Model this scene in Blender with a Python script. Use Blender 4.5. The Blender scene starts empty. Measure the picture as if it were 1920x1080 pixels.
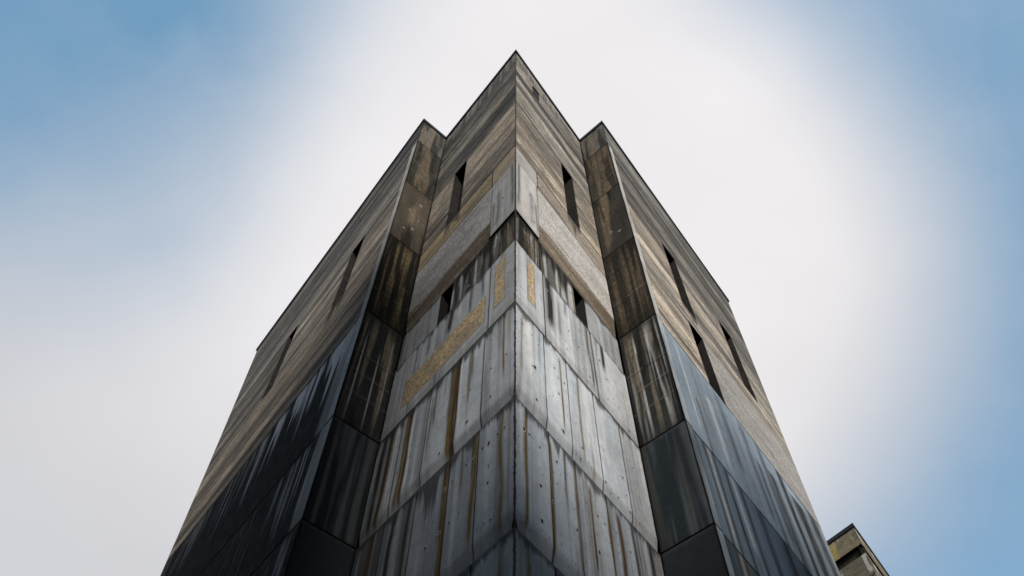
import bpy, math, random
import numpy as np
from mathutils import Vector, Matrix, Euler
R = math.radians
scene = bpy.context.scene

# ------------------------------------------------------------------ camera
cam_d = bpy.data.cameras.new('camera')
cam = bpy.data.objects.new('camera', cam_d)
scene.collection.objects.link(cam)
cam_d.sensor_width = 36.0
cam_d.lens = 1477.245 / 1920 * 36.0
cam_d.clip_start = 0.1
cam_d.clip_end = 3000
CAM_ROT = Matrix.Rotation(R(90 + 59.2323), 3, 'X') @ Matrix.Rotation(R(0.55), 3, 'Z')
cam.matrix_world = Matrix.Translation((0, 0, 1.6)) @ CAM_ROT.to_4x4()
scene.camera = cam
scene.render.resolution_x, scene.render.resolution_y = 1024, 576

# ------------------------------------------------------------------ sun + sky
SUN_EL, SUN_AZ = 32.0, 168.0      # azimuth clockwise from +Y: behind the viewer, a touch to the right
sd = Vector((math.sin(R(SUN_AZ)) * math.cos(R(SUN_EL)), math.cos(R(SUN_AZ)) * math.cos(R(SUN_EL)), math.sin(R(SUN_EL))))
sun_d = bpy.data.lights.new('sun', 'SUN')
sun_d.energy = 4.7
sun_d.angle = R(9)
sun_d.color = (1.0, 0.96, 0.90)
sun = bpy.data.objects.new('sun', sun_d)
scene.collection.objects.link(sun)
sun.rotation_euler = sd.to_track_quat('Z', 'Y').to_euler()

scene.view_settings.view_transform = 'Standard'
scene.view_settings.look = 'None'
scene.view_settings.gamma = 1
scene.view_settings.exposure = 0.0
scene.view_settings.use_curve_mapping = False

world = bpy.data.worlds.new('World')
scene.world = world
world.use_nodes = True
wn, wl = world.node_tree.nodes, world.node_tree.links
wn.clear()


class NT:
    """small helper that chains shader nodes"""
    def __init__(s, tree):
        s.t = tree; s.n = tree.nodes; s.l = tree.links

    def put(s, sock, v):
        if isinstance(v, bpy.types.NodeSocket):
            s.l.new(v, sock)
        elif v is not None:
            sock.default_value = v

    def math(s, op, a, b=None, c=None, clamp=False):
        n = s.n.new('ShaderNodeMath'); n.operation = op; n.use_clamp = clamp
        s.put(n.inputs[0], a)
        if b is not None: s.put(n.inputs[1], b)
        if c is not None: s.put(n.inputs[2], c)
        return n.outputs[0]

    def vmath(s, op, a, b=None):
        n = s.n.new('ShaderNodeVectorMath'); n.operation = op
        s.put(n.inputs[0], a)
        if b is not None: s.put(n.inputs[1], b)
        return n.outputs['Value'] if op in ('DOT_PRODUCT', 'LENGTH') else n.outputs[0]

    def noise(s, vec, scale, detail=4, rough=0.55, dist=0.0):
        n = s.n.new('ShaderNodeTexNoise')
        s.put(n.inputs['Vector'], vec)
        n.inputs['Scale'].default_value = scale; n.inputs['Detail'].default_value = detail
        n.inputs['Roughness'].default_value = rough; n.inputs['Distortion'].default_value = dist
        return n.outputs['Fac']

    def smooth(s, v, a, b, lo=0.0, hi=1.0):
        n = s.n.new('ShaderNodeMapRange'); n.interpolation_type = 'SMOOTHSTEP'
        s.put(n.inputs[0], v)
        for i, q in enumerate((a, b, lo, hi)): n.inputs[i + 1].default_value = q
        return n.outputs[0]

    def mix(s, f, a, b, mode='MIX'):
        n = s.n.new('ShaderNodeMix'); n.data_type = 'RGBA'; n.blend_type = mode
        s.put(n.inputs[0], f)
        s.put(n.inputs[6], a if isinstance(a, bpy.types.NodeSocket) else (*a, 1))
        s.put(n.inputs[7], b if isinstance(b, bpy.types.NodeSocket) else (*b, 1))
        return n.outputs[2]


def sky_dir(px, py):
    """a direction in the world, found from where it lies in the 1920x1080 photograph"""
    v = Vector(((px - 960) / 1477.245, -(py - 540) / 1477.245, -1))
    return tuple((CAM_ROT @ v).normalized())


w = NT(world.node_tree)
tc = wn.new('ShaderNodeTexCoord').outputs['Generated']
nrm = w.vmath('NORMALIZE', tc)
sky = wn.new('ShaderNodeTexSky'); sky.sky_type = 'NISHITA'; sky.sun_disc = False
sky.sun_elevation = R(SUN_EL); sky.sun_rotation = R(SUN_AZ)
sky.air_density = 1.0; sky.dust_density = 1.5; sky.ozone_density = 1.5
warp = w.noise(nrm, 2.1, 3, 0.5)
warp = w.math('MULTIPLY', w.math('SUBTRACT', warp, 0.5), 0.22)
def lobe(px, py, r0, r1, v0, v1, wk=1.0):
    """smooth fall-off around a direction, its rim ruffled by the noise"""
    d = w.vmath('DOT_PRODUCT', nrm, sky_dir(px, py))
    ang = w.math('ADD', w.math('ARCCOSINE', w.math('MINIMUM', d, 0.99999)), w.math('MULTIPLY', warp, wk))
    return w.smooth(ang, R(r0), R(r1), v0, v1)


# a bright bank of thin cloud round the prow, blue opening to the right and at the upper left
bank = lobe(1125, 570, 15.8, 29.5, 0.0, 1.0, .55)
open_l = lobe(90, -110, 5, 30, 1.0, 0.0)
open_r = lobe(2300, 430, 28, 40, 0.88, 0.0, .5)
blue = w.math('MULTIPLY', bank, w.math('MAXIMUM', open_l, open_r))
# beyond the part of the sky that the photograph shows: broken cloud
brk = w.smooth(w.noise(w.vmath('MULTIPLY', nrm, (1, 1, 2.2)), 2.6, 6, 0.6, 0.4), 0.40, 0.68, 1.0, 0.35)
dc = w.math('ARCCOSINE', w.math('MINIMUM', w.vmath('DOT_PRODUCT', nrm, sky_dir(960, 540)), 0.99999))
far = w.smooth(dc, R(42), R(58))
blue = w.math('MAXIMUM', blue, w.math('MULTIPLY', brk, far))
wisps = w.noise(nrm, 5.0, 6, 0.6, 0.3)
blue = w.math('MULTIPLY', blue, w.smooth(wisps, 0.3, 0.65, 1.04, 0.93), clamp=True)
# cloud brightness: brightest round the middle, a little grey to the left
dl = w.math('ARCCOSINE', w.math('MINIMUM', w.vmath('DOT_PRODUCT', nrm, sky_dir(1000, 250)), 0.99999))
glow = w.smooth(dl, R(17), R(43), 1.0, 0.0)
cloud = w.mix(glow, (0.635, 0.64, 0.672), (0.885, 0.86, 0.87))
soft = w.smooth(w.noise(nrm, 3.0, 5, 0.5), 0.3, 0.7, 0.965, 1.025)
cloud = w.mix(1.0, cloud, (1, 1, 1), 'MULTIPLY')
vm = wn.new('ShaderNodeVectorMath'); vm.operation = 'SCALE'
w.put(vm.inputs[0], cloud); w.put(vm.inputs['Scale'], soft)
cloud = vm.outputs[0]
vs = wn.new('ShaderNodeVectorMath'); vs.operation = 'SCALE'
w.put(vs.inputs[0], sky.outputs[0]); vs.inputs['Scale'].default_value = 0.1
hazy = w.mix(1.0, vs.outputs[0], (0.10, 0.23, 0.335), 'ADD')
hazy = w.mix(w.math('MULTIPLY', far, 0.9), hazy, vs.outputs[0])      # the veil thins out overhead and behind the viewer
skycol = w.mix(blue, cloud, hazy)
bg = wn.new('ShaderNodeBackground'); w.put(bg.inputs[0], skycol); bg.inputs[1].default_value = 1.0
wo = wn.new('ShaderNodeOutputWorld'); wl.new(bg.outputs[0], wo.inputs[0])

# ------------------------------------------------------------------ noise in plain numbers
def _h(ix, iy, s):
    n = (ix.astype(np.int64) * 374761393 + iy.astype(np.int64) * 668265263 + s * 1442695041) & 0xffffffff
    n = ((n ^ (n >> 13)) * 1274126177) & 0xffffffff
    n = n ^ (n >> 16)
    return (n & 0xffff) / 65535.0


def vn(x, y=0.0, s=0):
    x = np.asarray(x, float); y = np.asarray(y, float) + x * 0
    ix, iy = np.floor(x), np.floor(y)
    fx, fy = x - ix, y - iy
    fx, fy = fx * fx * (3 - 2 * fx), fy * fy * (3 - 2 * fy)
    a, b = _h(ix, iy, s), _h(ix + 1, iy, s)
    c, d = _h(ix, iy + 1, s), _h(ix + 1, iy + 1, s)
    return (a * (1 - fx) + b * fx) * (1 - fy) + (c * (1 - fx) + d * fx) * fy


def fbm(x, y=0.0, s=0, o=4):
    t, a, m = 0, 1.0, 0
    for i in range(o):
        t = t + a * vn(np.asarray(x) * 2 ** i, np.asarray(y) * 2 ** i, s + 17 * i); m += a; a *= 0.55
    return t / m


def ss(x, a, b):
    t = np.clip((x - a) / (b - a), 0, 1)
    return t * t * (3 - 2 * t)


def lerp(c, d, f):
    d = np.asarray(d, float)
    return c * (1 - f[..., None]) + d * f[..., None]


def ramp(t, stops):
    t = np.clip(t, 0, 1)
    xs = [s[0] for s in stops]
    return np.stack([np.interp(t, xs, [s[1][k] for s in stops]) for k in range(3)], -1)


# ------------------------------------------------------------------ materials
def concrete(name, bump=0.5, coarse=0.0, speck=0.0, rough=0.85, spec=0.06, lines=0.0):
    """weathered concrete: its colour, stains and drips come from the panel, the grain from noise"""
    m = bpy.data.materials.new(name); m.use_nodes = True
    m.node_tree.nodes.clear(); t = NT(m.node_tree)
    a = t.n.new('ShaderNodeAttribute'); a.attribute_name = 'Col'
    oc = t.n.new('ShaderNodeTexCoord').outputs['Object']
    g1 = t.noise(oc, 55, 4, 0.65); g2 = t.noise(oc, 4.5, 5, 0.6); g3 = t.noise(oc, 170, 2, 0.5)
    k = t.math('ADD', t.smooth(g1, 0.28, 0.72, 0.80, 1.18), t.smooth(g2, 0.3, 0.7, -0.09, 0.09))
    k = t.math('MULTIPLY', k, t.smooth(g3, 0.3, 0.7, 0.93, 1.06))
    height = t.math('ADD', t.math('MULTIPLY', g1, 0.5), t.math('MULTIPLY', g2, 1.2))
    if coarse:
        k = t.math('MULTIPLY', k, t.smooth(t.noise(oc, 15, 4, 0.7), 0.32, 0.68, 0.66, 1.34))
        v = t.n.new('ShaderNodeTexVoronoi'); t.put(v.inputs['Vector'], oc); v.inputs['Scale'].default_value = 28
        pits = t.smooth(v.outputs['Distance'], 0.15, 0.75, 1.15, 0.55)
        k = t.math('MULTIPLY', k, t.math('ADD', t.math('MULTIPLY', pits, coarse), 1 - coarse))
        height = t.math('ADD', height, t.math('MULTIPLY', v.outputs['Distance'], -2.2 * coarse))
    if speck:
        v2 = t.n.new('ShaderNodeTexVoronoi'); t.put(v2.inputs['Vector'], oc); v2.inputs['Scale'].default_value = 9
        sp = t.smooth(v2.outputs['Distance'], 0.035, 0.075, 1 - speck, 1.0)
        k = t.math('MULTIPLY', k, sp)
    if lines:                                        # fine marks left by the boards, running along the wall
        ln = t.noise(t.vmath('MULTIPLY', oc, (0.5, 0.5, 9.0)), 2.2, 5, 0.7, 0.15)
        k = t.math('MULTIPLY', k, t.smooth(ln, 0.36, 0.66, 1 - lines, 1 + lines * 1.15))
        height = t.math('ADD', height, t.math('MULTIPLY', ln, 1.6))
    sc = t.n.new('ShaderNodeVectorMath'); sc.operation = 'SCALE'
    t.put(sc.inputs[0], a.outputs['Color']); t.put(sc.inputs['Scale'], k)
    b = t.n.new('ShaderNodeBsdfPrincipled'); t.put(b.inputs['Base Color'], sc.outputs[0])
    t.put(b.inputs['Roughness'], t.smooth(g2, 0.3, 0.7, rough - 0.1, min(1, rough + 0.08)))
    b.inputs['Specular IOR Level'].default_value = spec
    bp = t.n.new('ShaderNodeBump'); bp.inputs['Strength'].default_value = bump; bp.inputs['Distance'].default_value = 0.012
    t.put(bp.inputs['Height'], height); t.put(b.inputs['Normal'], bp.outputs[0])
    o = t.n.new('ShaderNodeOutputMaterial'); t.put(o.inputs[0], b.outputs[0])
    return m


def plain(name, col, rough=0.7, metal=0.0, var=0.3, scale=12, bump=0.2, spec=0.4):
    m = bpy.data.materials.new(name); m.use_nodes = True
    m.node_tree.nodes.clear(); t = NT(m.node_tree)
    oc = t.n.new('ShaderNodeTexCoord').outputs['Object']
    g = t.noise(oc, scale, 5, 0.6)
    c = t.mix(g, tuple(q * (1 - var) for q in col), tuple(q * (1 + var) for q in col))
    b = t.n.new('ShaderNodeBsdfPrincipled'); t.put(b.inputs['Base Color'], c)
    b.inputs['Roughness'].default_value = rough; b.inputs['Metallic'].default_value = metal
    b.inputs['Specular IOR Level'].default_value = spec
    bp = t.n.new('ShaderNodeBump'); bp.inputs['Strength'].default_value = bump; bp.inputs['Distance'].default_value = 0.01
    t.put(bp.inputs['Height'], g); t.put(b.inputs['Normal'], bp.outputs[0])
    o = t.n.new('ShaderNodeOutputMaterial'); t.put(o.inputs[0], b.outputs[0])
    return m


M_SMOOTH = concrete('smooth_concrete', 0.25, 0.0, 0.5, 0.8, spec=0.03)
M_BOARD = concrete('board_marked_concrete', 0.8, 0.3, 0.0, 0.9, lines=0.38)
M_PEBBLE = concrete('pebbled_concrete', 0.7, 0.45, 0.0, 0.92, lines=0.12)
M_OCHRE = concrete('exposed_aggregate', 0.4, 0.4, 0.0, 0.92)
M_CORE = plain('dark_core', (0.02, 0.02, 0.02), 0.95)
M_HOLE = plain('tie_hole_shadow', (0.012, 0.011, 0.010), 1.0)
M_SEAM = plain('crumbling_joint', (0.035, 0.025, 0.02), 1.0, var=0.9, scale=30, bump=1)
M_METAL = plain('dark_metal', (0.03, 0.032, 0.035), 0.5, 0.6)
M_GLASS = plain('dark_glass', (0.008, 0.009, 0.010), 0.25, 0.0, bump=0.0, spec=0.2)
M_FRAME = plain('bronze_frame', (0.035, 0.03, 0.026), 0.5, 0.5)
M_ROOF = plain('roof_felt', (0.06, 0.06, 0.06), 0.95)

# ------------------------------------------------------------------ mesh helpers
def make(name, verts, faces, mats, parent=None, smooth=False, col=None, fmat=None):
    me = bpy.data.meshes.new(name)
    verts = np.asarray(verts, np.float32)
    if isinstance(faces, np.ndarray):
        n = len(faces)
        me.vertices.add(len(verts)); me.vertices.foreach_set('co', verts.ravel())
        me.loops.add(n * 4); me.loops.foreach_set('vertex_index', faces.astype(np.int32).ravel())
        me.polygons.add(n); me.polygons.foreach_set('loop_start', np.arange(0, n * 4, 4, dtype=np.int32))
        me.polygons.foreach_set('loop_total', np.full(n, 4, np.int32))
        me.update(calc_edges=True)
    else:
        me.from_pydata([tuple(map(float, v)) for v in verts], [], faces); me.update()
    for m in (mats if isinstance(mats, (list, tuple)) else [mats]):
        me.materials.append(m)
    if fmat is not None: me.polygons.foreach_set('material_index', np.asarray(fmat, np.int32))
    if col is not None:
        at = me.attributes.new('Col', 'FLOAT_COLOR', 'POINT')
        c4 = np.ones((len(verts), 4), np.float32); c4[:, :3] = col
        at.data.foreach_set('color', c4.ravel())
    if smooth: me.polygons.foreach_set('use_smooth', np.ones(len(me.polygons), bool))
    me.update()
    o = bpy.data.objects.new(name, me); scene.collection.objects.link(o)
    if parent: o.parent = parent
    return o


def box(v, f, p0, ax, ay, az):
    """append a box spanned by three vectors from p0"""
    n = len(v); p0, ax, ay, az = map(np.asarray, (p0, ax, ay, az))
    for k in (0, 1):
        for j in (0, 1):
            for i in (0, 1): v.append(p0 + ax * i + ay * j + az * k)
    for q in ((0, 2, 3, 1), (4, 5, 7, 6), (0, 1, 5, 4), (2, 6, 7, 3), (0, 4, 6, 2), (1, 3, 7, 5)):
        f.append(tuple(n + i for i in q))


def thing(name, label, cat, loc=(0, 0, 0), group=None):
    o = bpy.data.objects.new(name, None); scene.collection.objects.link(o)
    o.location = loc; o['label'] = label; o['category'] = cat
    if group: o['group'] = group
    return o


# ------------------------------------------------------------------ the tower's plan
PL = {'C': (0.065, 8.0), 'iL': (-2.848, 11.681), 'oL': (-3.75, 10.877), 'iR': (2.808, 11.737), 'oR': (3.693, 10.9),
      'fL': (-12.599, 22.704), 'fR': (10.033, 19.276)}
PL = {k: np.array(v) for k, v in PL.items()}
Z0, Z1, Z2, Z2b, Z3, Z3b, Z4, Z5, Z6, Z7 = 33.47, 27.16, 23.06, 21.93, 18.71, 17.18, 14.55, 11.68, 8.93, 5.8
ZP = 31.95
T = 0.45                                            # panel thickness
GAP = 0.022


class Wall:
    """a face of the building: u runs along it, z up, out is positive towards the viewer"""
    def __init__(s, a, b, n_sign, e0, e1):
        s.a, s.b = PL[a], PL[b]
        s.L = float(np.hypot(*(s.b - s.a))); s.t = (s.b - s.a) / s.L
        s.n = np.array([s.t[1], -s.t[0]]) * n_sign
        s.e0, s.e1 = e0, e1                          # how far the back edge shifts along u per metre of depth at each end

    def P(s, u, z, out=0.0):
        u, z, out = np.broadcast_arrays(np.asarray(u, float), np.asarray(z, float), np.asarray(out, float))
        return np.stack([s.a[0] + s.t[0] * u + s.n[0] * out, s.a[1] + s.t[1] * u + s.n[1] * out, z], -1)


def mitre(p, q, r):
    """shift of the inner edge at corner q between faces p-q and q-r"""
    a, b = (PL[p] - PL[q]), (PL[r] - PL[q])
    c = a @ b / np.hypot(*a) / np.hypot(*b)
    return 1 / math.tan(math.acos(c) / 2)


mC = mitre('iL', 'C', 'iR'); miL = mitre('C', 'iL', 'oL'); miR = mitre('C', 'iR', 'oR')
moL = mitre('iL', 'oL', 'fL'); moR = mitre('iR', 'oR', 'fR')
WL = Wall('C', 'iL', -1, mC, -miL)
WR = Wall('C', 'iR', 1, mC, -miR)
RL = Wall('iL', 'oL', -1, -miL, moL)
RR = Wall('iR', 'oR', 1, -miR, moR)
OL = Wall('oL', 'fL', -1, moL, 0)
OR = Wall('oR', 'fR', 1, moR, 0)
UL = lambda z: np.interp(z, [0, 18.2, 23.46, 33.47], [11.0, 12.06, 12.8, 14.7])
UR = lambda z: np.interp(z, [0, 16.9, 21.3, 29.3, 33.47], [9.2, 9.69, 9.92, 10.56, 10.85])

tower = thing('concrete_tower', 'tall stained brutalist concrete tower with a sharp front corner filling the middle of the photo', 'building', (0, 0, 0))


def panel(W, u0, u1, z0, z1, style, mat, nu=0.03, nz=0.08, lip=None, out=0.0, holes=(), name='wall_panel', gu=(1, 1), gz=(1, 1), seed=0, uend=None, parent=None, thick=T, side=(.020, .018, .016), **kw):
    """one cast panel with softened edges, side faces and its own staining"""
    ca = (u0 <= 0.001); cb = (abs(u1 - W.L) < 0.02)
    a = u0 + GAP * .5 * gu[0]; b = u1 - GAP * .5 * gu[1]
    lo = z0 + GAP * .85 * gz[0]; hi = z1 - GAP * .85 * gz[1]
    n = max(2, int((b - a) / nu)); m = max(2, int((hi - lo) / nz))
    e = 0.012
    us = np.unique(np.concatenate([[a, a + e], np.linspace(a + e, b - e, n), [b]]))
    zs = np.unique(np.concatenate([[lo, lo + e], np.linspace(lo + e, hi - e, m), [hi]]))
    U, Z = np.meshgrid(us, zs, indexing='xy')
    if uend is not None:                            # slanted far edge
        U = a + (U - a) / (b - a) * (uend(Z) - GAP * .5 - a)
    O = np.full(U.shape, float(out))
    edge = np.minimum(np.minimum(U - U[:, :1], U[:, -1:] - U), np.minimum(Z - lo, hi - Z))
    edge = np.minimum(edge, 0.012) / 0.012
    O -= (1 - edge) * 0.004
    O -= 0.006 * (fbm(U * 1.3, Z * 1.3, seed + 5, 2) - 0.5)
    if lip:
        hgt, dep = lip
        O -= np.clip(1 - (Z - lo) / hgt, 0, 1) * dep
    col = style(U, Z, z1 - Z, Z - z0, W, seed, **kw)
    vedge = np.minimum(U - U[:, :1], U[:, -1:] - U)
    col = col * (1 - 0.8 * np.clip(1 - vedge / 0.024, 0, 1) * (0.6 + 0.4 * vn(Z * 3, 0, seed + 90)))[..., None]   # darker along the upright joints
    col = np.clip(col, 0.0015, 0.8)
    V = W.P(U, Z, O).reshape(-1, 3); C = col.reshape(-1, 3)
    nx, nzv = len(us), len(zs)
    idx = np.arange(nx * nzv).reshape(nzv, nx)
    F = np.stack([idx[:-1, :-1], idx[:-1, 1:], idx[1:, 1:], idx[1:, :-1]], -1).reshape(-1, 4)
    # side faces: rim ring to back ring
    rim = np.concatenate([idx[0, :], idx[1:, -1], idx[-1, -2::-1], idx[-2:0:-1, 0]])
    ru, rz = U.reshape(-1)[rim], Z.reshape(-1)[rim]
    e0 = W.e0 if ca else 0.0; e1 = W.e1 if cb else 0.0
    f = (ru - ru.min()) / (ru.max() - ru.min())
    back = W.P(ru + (e0 * (1 - f) - e1 * f) * thick, rz, -thick)
    k = len(rim); base = len(V); r1 = np.arange(base, base + k); r2 = r1 + k
    sc_ = C[rim] * 0.6 if side is None else np.ones((k, 3)) * np.array(side) * (0.6 + 0.8 * fbm(ru, rz * .7, seed + 3))[:, None]  # near-black sides: shade of the slots painted into the colour
    V = np.concatenate([V, V[rim], back]); C = np.concatenate([C, sc_, sc_])
    S = np.stack([r1, r2, np.roll(r2, -1), np.roll(r1, -1)], -1)
    F = np.concatenate([F, S]); fm = np.zeros(len(F), int)
    mats = [mat]
    hs = [h for h in holes if a < h[0] < b and lo < h[1] < hi]
    if hs:
        mats.append(M_HOLE)
        rnd = random.Random(seed)
        for h in hs:
            r = (h[2] if len(h) > 2 else 0.022) * rnd.uniform(0.7, 1.25)
            o_h = out + 0.004
            if lip: o_h -= max(0, 1 - (h[1] - lo) / lip[0]) * lip[1]
            q = []
            for i in range(8):
                an = i * math.pi / 4
                rr = r * rnd.uniform(0.75, 1.15)
                q.append(W.P(h[0] + rr * math.cos(an), h[1] + rr * 1.15 * math.sin(an), o_h))
            cen = W.P(h[0], h[1], o_h)
            for q_, m_, cc_ in (([cen + (p_ - cen) * 1.6 - np.array([*W.n, 0]) * .002 for p_ in q], 0, .42),):
                s0 = len(V); V = np.concatenate([V, np.array(q_)]); C = np.concatenate([C, np.full((8, 3), cc_)])
                F = np.concatenate([F, np.array([[s0, s0 + 1, s0 + 2, s0 + 3], [s0, s0 + 3, s0 + 4, s0 + 7], [s0 + 4, s0 + 5, s0 + 6, s0 + 7]])])
                fm = np.concatenate([fm, [0, 0, 0]])
            s0 = len(V); V = np.concatenate([V, np.array(q)]); C = np.concatenate([C, np.full((8, 3), .01)])
            F = np.concatenate([F, np.array([[s0, s0 + 1, s0 + 2, s0 + 3], [s0, s0 + 3, s0 + 4, s0 + 7], [s0 + 4, s0 + 5, s0 + 6, s0 + 7]])])
            fm = np.concatenate([fm, [1, 1, 1]])
    return make(name, V, F, mats, parent or tower, False, C, fm)


# ------------------------------------------------------------------ the ways a panel is stained and toned
def streak(U, D, u, wd, a, b, s=0, wob=0.03):
    """soft vertical run at u, wd wide, from depth a to depth b"""
    c = u + wob * (vn(D * 1.1, 0, s) - .5) * 2
    g = np.exp(-((U - c) / wd) ** 2)
    return g * ss(D, a - 0.1, a + 0.15) * (1 - ss(D, b - 0.6, b))


def drips(U, D, H, s, f=9.0):
    """dark ragged runs hanging from the joint above"""
    h = H * (0.15 + 1.2 * vn(U * f, 0, s) ** 2 * vn(U * f * .31, 5, s) + 0.35 * vn(U * f * 4, 3, s) ** 3)
    return 1 - ss(D, h * 0.5, h + 0.05)


def st_smooth(U, Z, D, B, W, s, tone=1.0, cool=1.0, runs=(), wash=0.5, drip=0.25, lipband=0.32, dark=0.0, white=0.5, tint=(0.46, 0.47, 0.475), lipk=.30, rust=.5):
    c = np.array(tint) * tone * np.array([1 / cool ** .5, 1, cool ** .5])
    u0 = float(U.min())
    col = np.ones(U.shape + (3,)) * c * (0.9 + 0.2 * vn(u0 * 7.3 + 3, float(Z.min()) * 3.1, s + 2))
    col *= (0.78 + 0.44 * fbm(U * 1.5, Z * 0.9, s, 4))[..., None]
    # fine vertical wash
    v = fbm(U * 6 + 3, Z * 0.2, s + 11, 4)
    col = lerp(col, (0.62, 0.63, 0.64), ss(v, 0.48, 0.72) * white)
    col = lerp(col, (0.15, 0.165, 0.18), ss(fbm(U * 5, Z * 0.25, s + 23, 4), 0.55, 0.78) * wash)
    col = lerp(col, (0.22, 0.16, 0.08), ss(fbm(U * 7 + 40, Z * 0.18, s + 31, 3), 0.62, 0.8) * rust)
    if lipband:
        n = lipband * (1 + 0.25 * (fbm(U * 3, 0, s + 9) - .5))
        col = lerp(col, (0.20, 0.185, 0.165), (1 - ss(B, n - 0.09, n + 0.06)) * lipk)
    for (u, wd, k, a, b, kind) in runs:
        cc = {'o': (0.165, 0.112, 0.038), 'd': (0.035, 0.03, 0.026), 'w': (0.68, 0.68, 0.66), 'b': (0.085, 0.052, 0.022), 'g': (0.09, 0.105, 0.12)}[kind]
        g = streak(U, D, u, wd, a, b, s + int(u * 100)) * (0.6 + 0.7 * vn(U * 60, Z * 1.5, s + 3))
        col = lerp(col, cc, np.clip(g * k * 1.25, 0, 1))
    col = lerp(col, (0.045, 0.046, 0.048), drips(U, D, drip * 2.2, s + 7) * 0.85)
    sp = vn(U * 60, Z * 60, s + 71); col = lerp(col, (0.06, 0.06, 0.06), ss(sp, 0.93, 0.97) * 0.7)
    if dark: col = lerp(col, (0.03, 0.036, 0.042), np.clip(dark * (0.75 + 0.6 * fbm(U * 2, Z * 1.2, s + 77)), 0, 1))  # overall darkening; the outer right's lower rows use it as painted shade
    return col


def st_board(U, Z, D, B, W, s, k=1.0, uk=.8, warm=1.0, lights=0.35, droop=0.0, shift=0.0, under=None):
    """rough board-marked bands, long marks along the wall"""
    U0 = U; U = U * (uk if W.L < 6 else .38)
    wav = 0.10 * (vn(U * 0.9, Z * .6, s + 61) - .5)              # the marks wander a little
    b1 = fbm(U * 0.10 + 9, (Z + wav) * 1.6, s, 4)
    b2 = fbm(U * 0.35, (Z + wav) * 9, s + 3, 3)
    b3 = fbm(U * 2.6, Z * 2.6, s + 51, 5)
    t = 0.5 + (b1 - 0.5) * 1.2 + (b2 - .5) * 0.36 + (b3 - .5) * 0.42 + shift
    col = ramp(t, [(0.0, (0.05, 0.049, 0.047)), (0.3, (0.120, 0.115, 0.107)), (0.55, (0.225, 0.208, 0.182)), (0.8, (0.39, 0.35, 0.29)), (1, (0.53, 0.49, 0.425))])
    ln = (Z / 0.42 + wav); cell = np.floor(ln); ph = ln - cell    # joints between courses of boards
    col = col * (0.86 + 0.28 * vn(cell * 7.7 + .5, np.floor(U / 2.4 + cell * .37) + .5, s + 9))[..., None]
    col = lerp(col, (0.035, 0.033, 0.03), (1 - ss(ph, 0.0, 0.10)) * .75 * (vn(U * .8, Z, s + 12) > .25))
    thin = ss(vn(U * 0.15, (Z + wav) * 9, s + 8), 0.88, 0.97)
    col = lerp(col, (0.48, 0.44, 0.38), thin * lights * ss(vn(U * 1.1, Z * 2, s + 44), .3, .6))
    soot = ss(fbm(U * 0.28, Z * 1.5, s + 28, 5), 0.53, 0.70)
    col = lerp(col, (0.05, 0.049, 0.047), soot * 0.6)
    sm = vn(U / .012, Z / .02, s + 77)                            # pores
    col = lerp(col, (0.04, 0.04, 0.04), ss(sm, .9, 1) * .3)
    if under:
        col = lerp(col, (0.03, 0.029, 0.027), drips(U0, D, 1.6, s + 70, 5) * .8 * ss(U0, under[0] - .1, under[0] + .05) * (1 - ss(U0, under[1] - .05, under[1] + .1)))
    if droop:
        h = droop * (0.2 + vn(U * 6, 0, s + 4) + 0.5 * vn(U * 22, 0, s + 5))
        g = (1 - ss(D, h * .7, h + .1)) * ss(vn(U * 14, Z * .3, s + 6), 0.4, 0.7)
        col = lerp(col, (0.36, 0.33, 0.28), g * 0.7)
    g = np.array([1 + (warm - 1) * .6, 1, 1 - (warm - 1) * .6])
    return col * k * g


def st_pebble(U, Z, D, B, W, s, col0=(0.40, 0.365, 0.32), soff=0.0, k=1.0, under=None):
    col = np.ones(U.shape + (3,)) * np.array(col0) * k
    col *= (0.72 + 0.56 * fbm(U * 0.8, Z * 2.5, s, 5))[..., None]
    col = lerp(col, (0.13, 0.115, 0.095), ss(fbm(U * 0.5, Z * 3, s + 5), 0.6, 0.8) * 0.6)
    if under:
        col = lerp(col, (0.04, 0.038, 0.034), drips(U, D, under[2], s + 70, 6) * .75 * ss(U, under[0] - .1, under[0] + .05) * (1 - ss(U, under[1] - .05, under[1] + .1)))
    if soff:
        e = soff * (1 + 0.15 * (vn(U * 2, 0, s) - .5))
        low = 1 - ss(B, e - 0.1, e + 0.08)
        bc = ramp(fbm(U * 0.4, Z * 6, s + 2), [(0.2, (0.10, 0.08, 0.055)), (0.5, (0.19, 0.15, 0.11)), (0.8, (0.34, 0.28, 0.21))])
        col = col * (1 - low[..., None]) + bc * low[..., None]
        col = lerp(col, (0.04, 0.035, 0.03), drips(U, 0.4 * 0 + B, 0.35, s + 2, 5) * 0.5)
    return col


def st_ochre(U, Z, D, B, W, s):
    ed = np.minimum(np.minimum(U - U.min(), U.max() - U), np.minimum(D, B))
    col = np.ones(U.shape + (3,)) * np.array((0.60, 0.45, 0.265))
    col *= (0.8 + 0.4 * fbm(U * 3, Z * 3, s, 4))[..., None]
    sp = vn(U * 38, Z * 38, s + 7)
    col = lerp(col, (0.12, 0.07, 0.03), ss(sp, 0.66, 0.86) * 0.6)
    col = lerp(col, (0.30, 0.27, 0.22), ss(fbm(U * 2, Z * 2, s + 21), .5, .7) * .5)
    rim = 1 - ss(ed + .24 * (fbm(U * 7, Z * 7, s + 2) - .5), 0.0, 0.08)
    return lerp(col, (0.36, 0.35, 0.33), rim * .9)


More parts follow.
